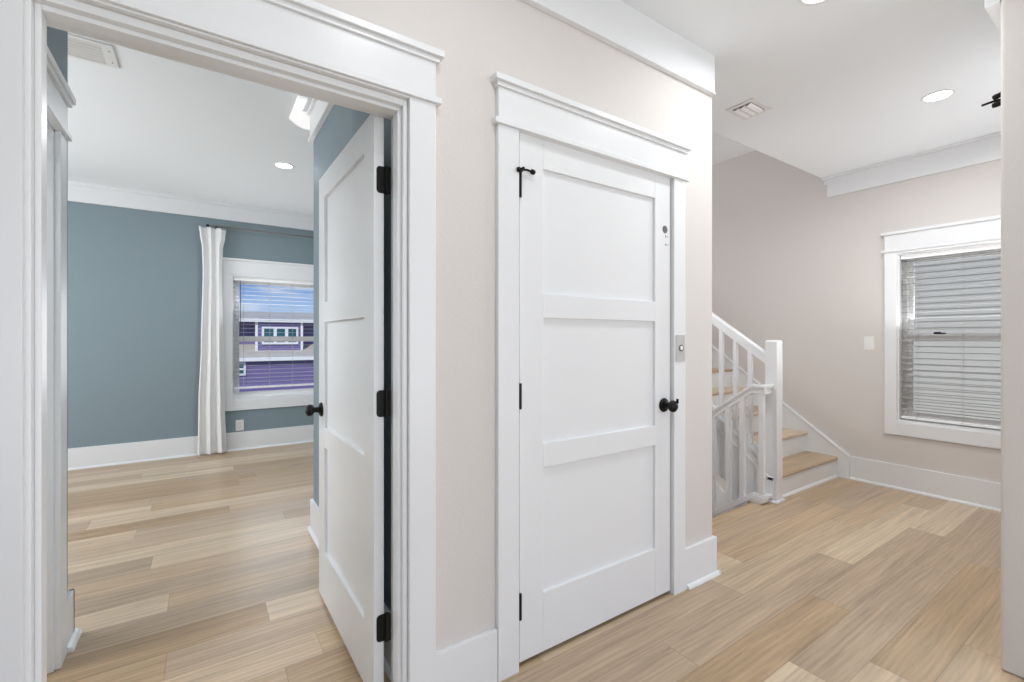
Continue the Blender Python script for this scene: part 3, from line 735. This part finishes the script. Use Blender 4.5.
m = MB().prism([(29.8, 2.36), (34.2, 3.02), (38, 2.4), (38, 2.25), (34.2, 2.9), (29.8, 2.24)], 'x', -6, 17); m.build('roof', M['roof'], ph)
m = MB().box(-6, 17, 29.74, 29.8, 2.2, 2.38); m.build('fascia', M['hwhite'], ph)
m = MB().prism([(29.0, .22), (31.2, 1.0), (31.2, .88), (29.0, .10)], 'x', -6, 17); m.build('porch_roof', M['roof'], ph)
MB().box(-6, 17, 28.94, 29.0, .0, .22).build('fascia', M['hwhite'], ph)
for xx in (2.47, 4.86): MB().box(xx, xx+.13, 29.94, 30.02, .55, 2.4).build('corner_board', M['hwhite'], ph)
def house_window(x0, x1, z0, z1, y, cols, rows, name='window'):
    m = MB(); t = .11
    frame_y(m, x0, x1, z0, z1, t, y-.08, y)
    cw = (x1-x0-t)/cols
    for k in range(1, cols): m.box(x0+cw*k, x0+cw*k+t*1.5, y-.078, y, z0+t, z1-t)
    for k in range(1, rows): m.box(x0+t, x1-t, y-.075, y, z0+(z1-z0)*k/rows-.04, z0+(z1-z0)*k/rows+.04)
    w_ = m.build(name, M['hwhite'], ph)
    m = MB().box(x0+t, x1-t, y-.05, y-.03, z0+t, z1-t); m.build('pane', M['hglass'], w_)
house_window(2.80, 4.72, .92, 1.93, 29.97, 3, 1)
house_window(1.45, 1.95, -.78, -.06, 29.27, 1, 2)

gh = empty('grey_house', (8, 1, -5)); tag(gh, 'pale grey lap-sided house wall close outside the hall window', 'house')
m = MB(); siding_x(m, -6, 3.2, 7.6, -5, 6, .078, .011); m.box(7.62, 12, -6, 3.2, -5, 6); m.build('lap_siding', M['greysiding'], gh)
MB().box(7.56, 7.64, 3.2, 3.34, -5, 6).build('corner_board', M['hwhite'], gh)

# ------------------------------------------------------------------ world sky
W = bpy.data.worlds.new('sky'); S.world = W; W.use_nodes = True
nt = W.node_tree; nt.nodes.clear(); N = nt.nodes; L = nt.links
out = N.new('ShaderNodeOutputWorld'); bg = N.new('ShaderNodeBackground'); L.new(bg.outputs[0], out.inputs[0])
tc = N.new('ShaderNodeTexCoord'); sp = N.new('ShaderNodeSeparateXYZ'); L.new(tc.outputs['Generated'], sp.inputs[0])
rp = N.new('ShaderNodeValToRGB'); cr = rp.color_ramp
cr.elements[0].position = 0; cr.elements[0].color = (*sl((222, 232, 246)), 1)
cr.elements[1].position = .35; cr.elements[1].color = (*sl((70, 122, 214)), 1)
e = cr.elements.new(.045); e.color = (*sl((188, 212, 246)), 1)
e = cr.elements.new(.11); e.color = (*sl((102, 152, 230)), 1)
L.new(sp.outputs[2], rp.inputs[0])
mp = N.new('ShaderNodeMapping'); mp.inputs['Scale'].default_value = (2.5, 2.5, 16); L.new(tc.outputs['Generated'], mp.inputs[0])
nz = N.new('ShaderNodeTexNoise'); nz.inputs['Scale'].default_value = 2.2; nz.inputs['Detail'].default_value = 6; L.new(mp.outputs[0], nz.inputs['Vector'])
mr = N.new('ShaderNodeMapRange'); mr.inputs['From Min'].default_value = .48; mr.inputs['From Max'].default_value = .72; L.new(nz.outputs['Fac'], mr.inputs['Value'])
mx = N.new('ShaderNodeMix'); mx.data_type = 'RGBA'; L.new(mr.outputs[0], mx.inputs['Factor']); L.new(rp.outputs[0], mx.inputs['A']); mx.inputs['B'].default_value = (.92, .94, .97, 1)
L.new(mx.outputs['Result'], bg.inputs['Color']); bg.inputs['Strength'].default_value = 1.0

# ------------------------------------------------------------------ lights
def area(name, loc, rot, sx, sy, e, col=(1, 1, 1)):
    l = bpy.data.lights.new(name, 'AREA'); l.shape = 'RECTANGLE'; l.size = sx; l.size_y = sy; l.energy = e; l.color = col
    o = bpy.data.objects.new(name, l); COL.objects.link(o); o.location = loc; o.rotation_euler = rot
    return o
R = math.radians
# added fill lamps at the unseen openings behind the viewpoint (pointing +Y, tipped up)
area('fill_back_left', (-.8, -2.68, 1.2), (R(104), 0, 0), 2.1, 2.1, 34, (.92, .97, 1))
area('fill_back_right', (2.1, -2.68, 1.2), (R(104), 0, 0), 2.1, 2.1, 34, (.92, .97, 1))
# added fill lamp at the unseen side opening of the bedroom (pointing +X)
area('fill_bedroom_side', (-2.98, 4.1, 1.4), (R(98), 0, R(-90)), 1.5, 1.3, 66, (.98, .99, 1))
# daylight outside the bedroom window; added lamps inside both blinds lift the ceilings
area('fill_bedroom_ceiling', (.72, YF-.16, 1.3), (R(-125), 0, 0), .8, 1.2, 9, (.97, .985, 1))
area('daylight_bedroom_window', (.72, YF+.2, 1.26), (R(-90), 0, 0), .9, 1.4, 1.5, (.97, .985, 1))
area('fill_hall_ceiling', (XWW-.06, .93, 1.3), (R(146), 0, R(90)), .8, 1.2, 13, (.97, .985, 1))
# unseen fill lamp added at the stairwell end wall to brighten the stairs
area('fill_landing', (3.6, YF-.05, 2.2), (R(-112), 0, 0), 1.4, 1.2, 44, (.98, .99, 1))
# fill lamp added in the unseen side room to brighten the open door
area('fill_side_room', (-1.2, 2.42, 2.2), (0, R(-55), 0), .5, .15, 19, (1, .99, .97))
# unseen fill lamps added to brighten the stair panel and the lower flight
pl = area('fill_stair_wall', (2.45, 2.3, 2.2), (0, R(-62), 0), .3, .3, 6, (1, .99, .98)); pl.data.spread = R(135)
area('fill_lower_stair', (3.95, 3.0, .28), (0, R(-20), 0), .3, .3, 6, (1, .98, .95))
sun = bpy.data.lights.new('sun', 'SUN'); sun.energy = 3.2; sun.angle = R(1); sun.color = (1, .96, .9)
so = bpy.data.objects.new('sun', sun); COL.objects.link(so)
so.rotation_euler = Vector((.5, .7, -.62)).to_track_quat('-Z', 'Y').to_euler()

# ------------------------------------------------------------------ camera
cam = bpy.data.cameras.new('camera'); co = bpy.data.objects.new('camera', cam); COL.objects.link(co)
co.location = (0, 0, 1.2593); co.rotation_euler = (R(90), 0, R(56.06-90))
cam.sensor_width = 36; cam.lens = 36*458.93/1024; cam.shift_y = -2.6/1024; cam.clip_start = .02; cam.clip_end = 300
S.camera = co
S.view_settings.view_transform = 'Standard'; S.view_settings.look = 'None'; S.view_settings.gamma = 1
S.view_settings.use_curve_mapping = False; S.view_settings.exposure = 0.0
S.cycles.use_denoising = True
S.cycles.max_bounces = 10; S.cycles.diffuse_bounces = 6; S.cycles.transparent_max_bounces = 24
S.cycles.sample_clamp_indirect = 8
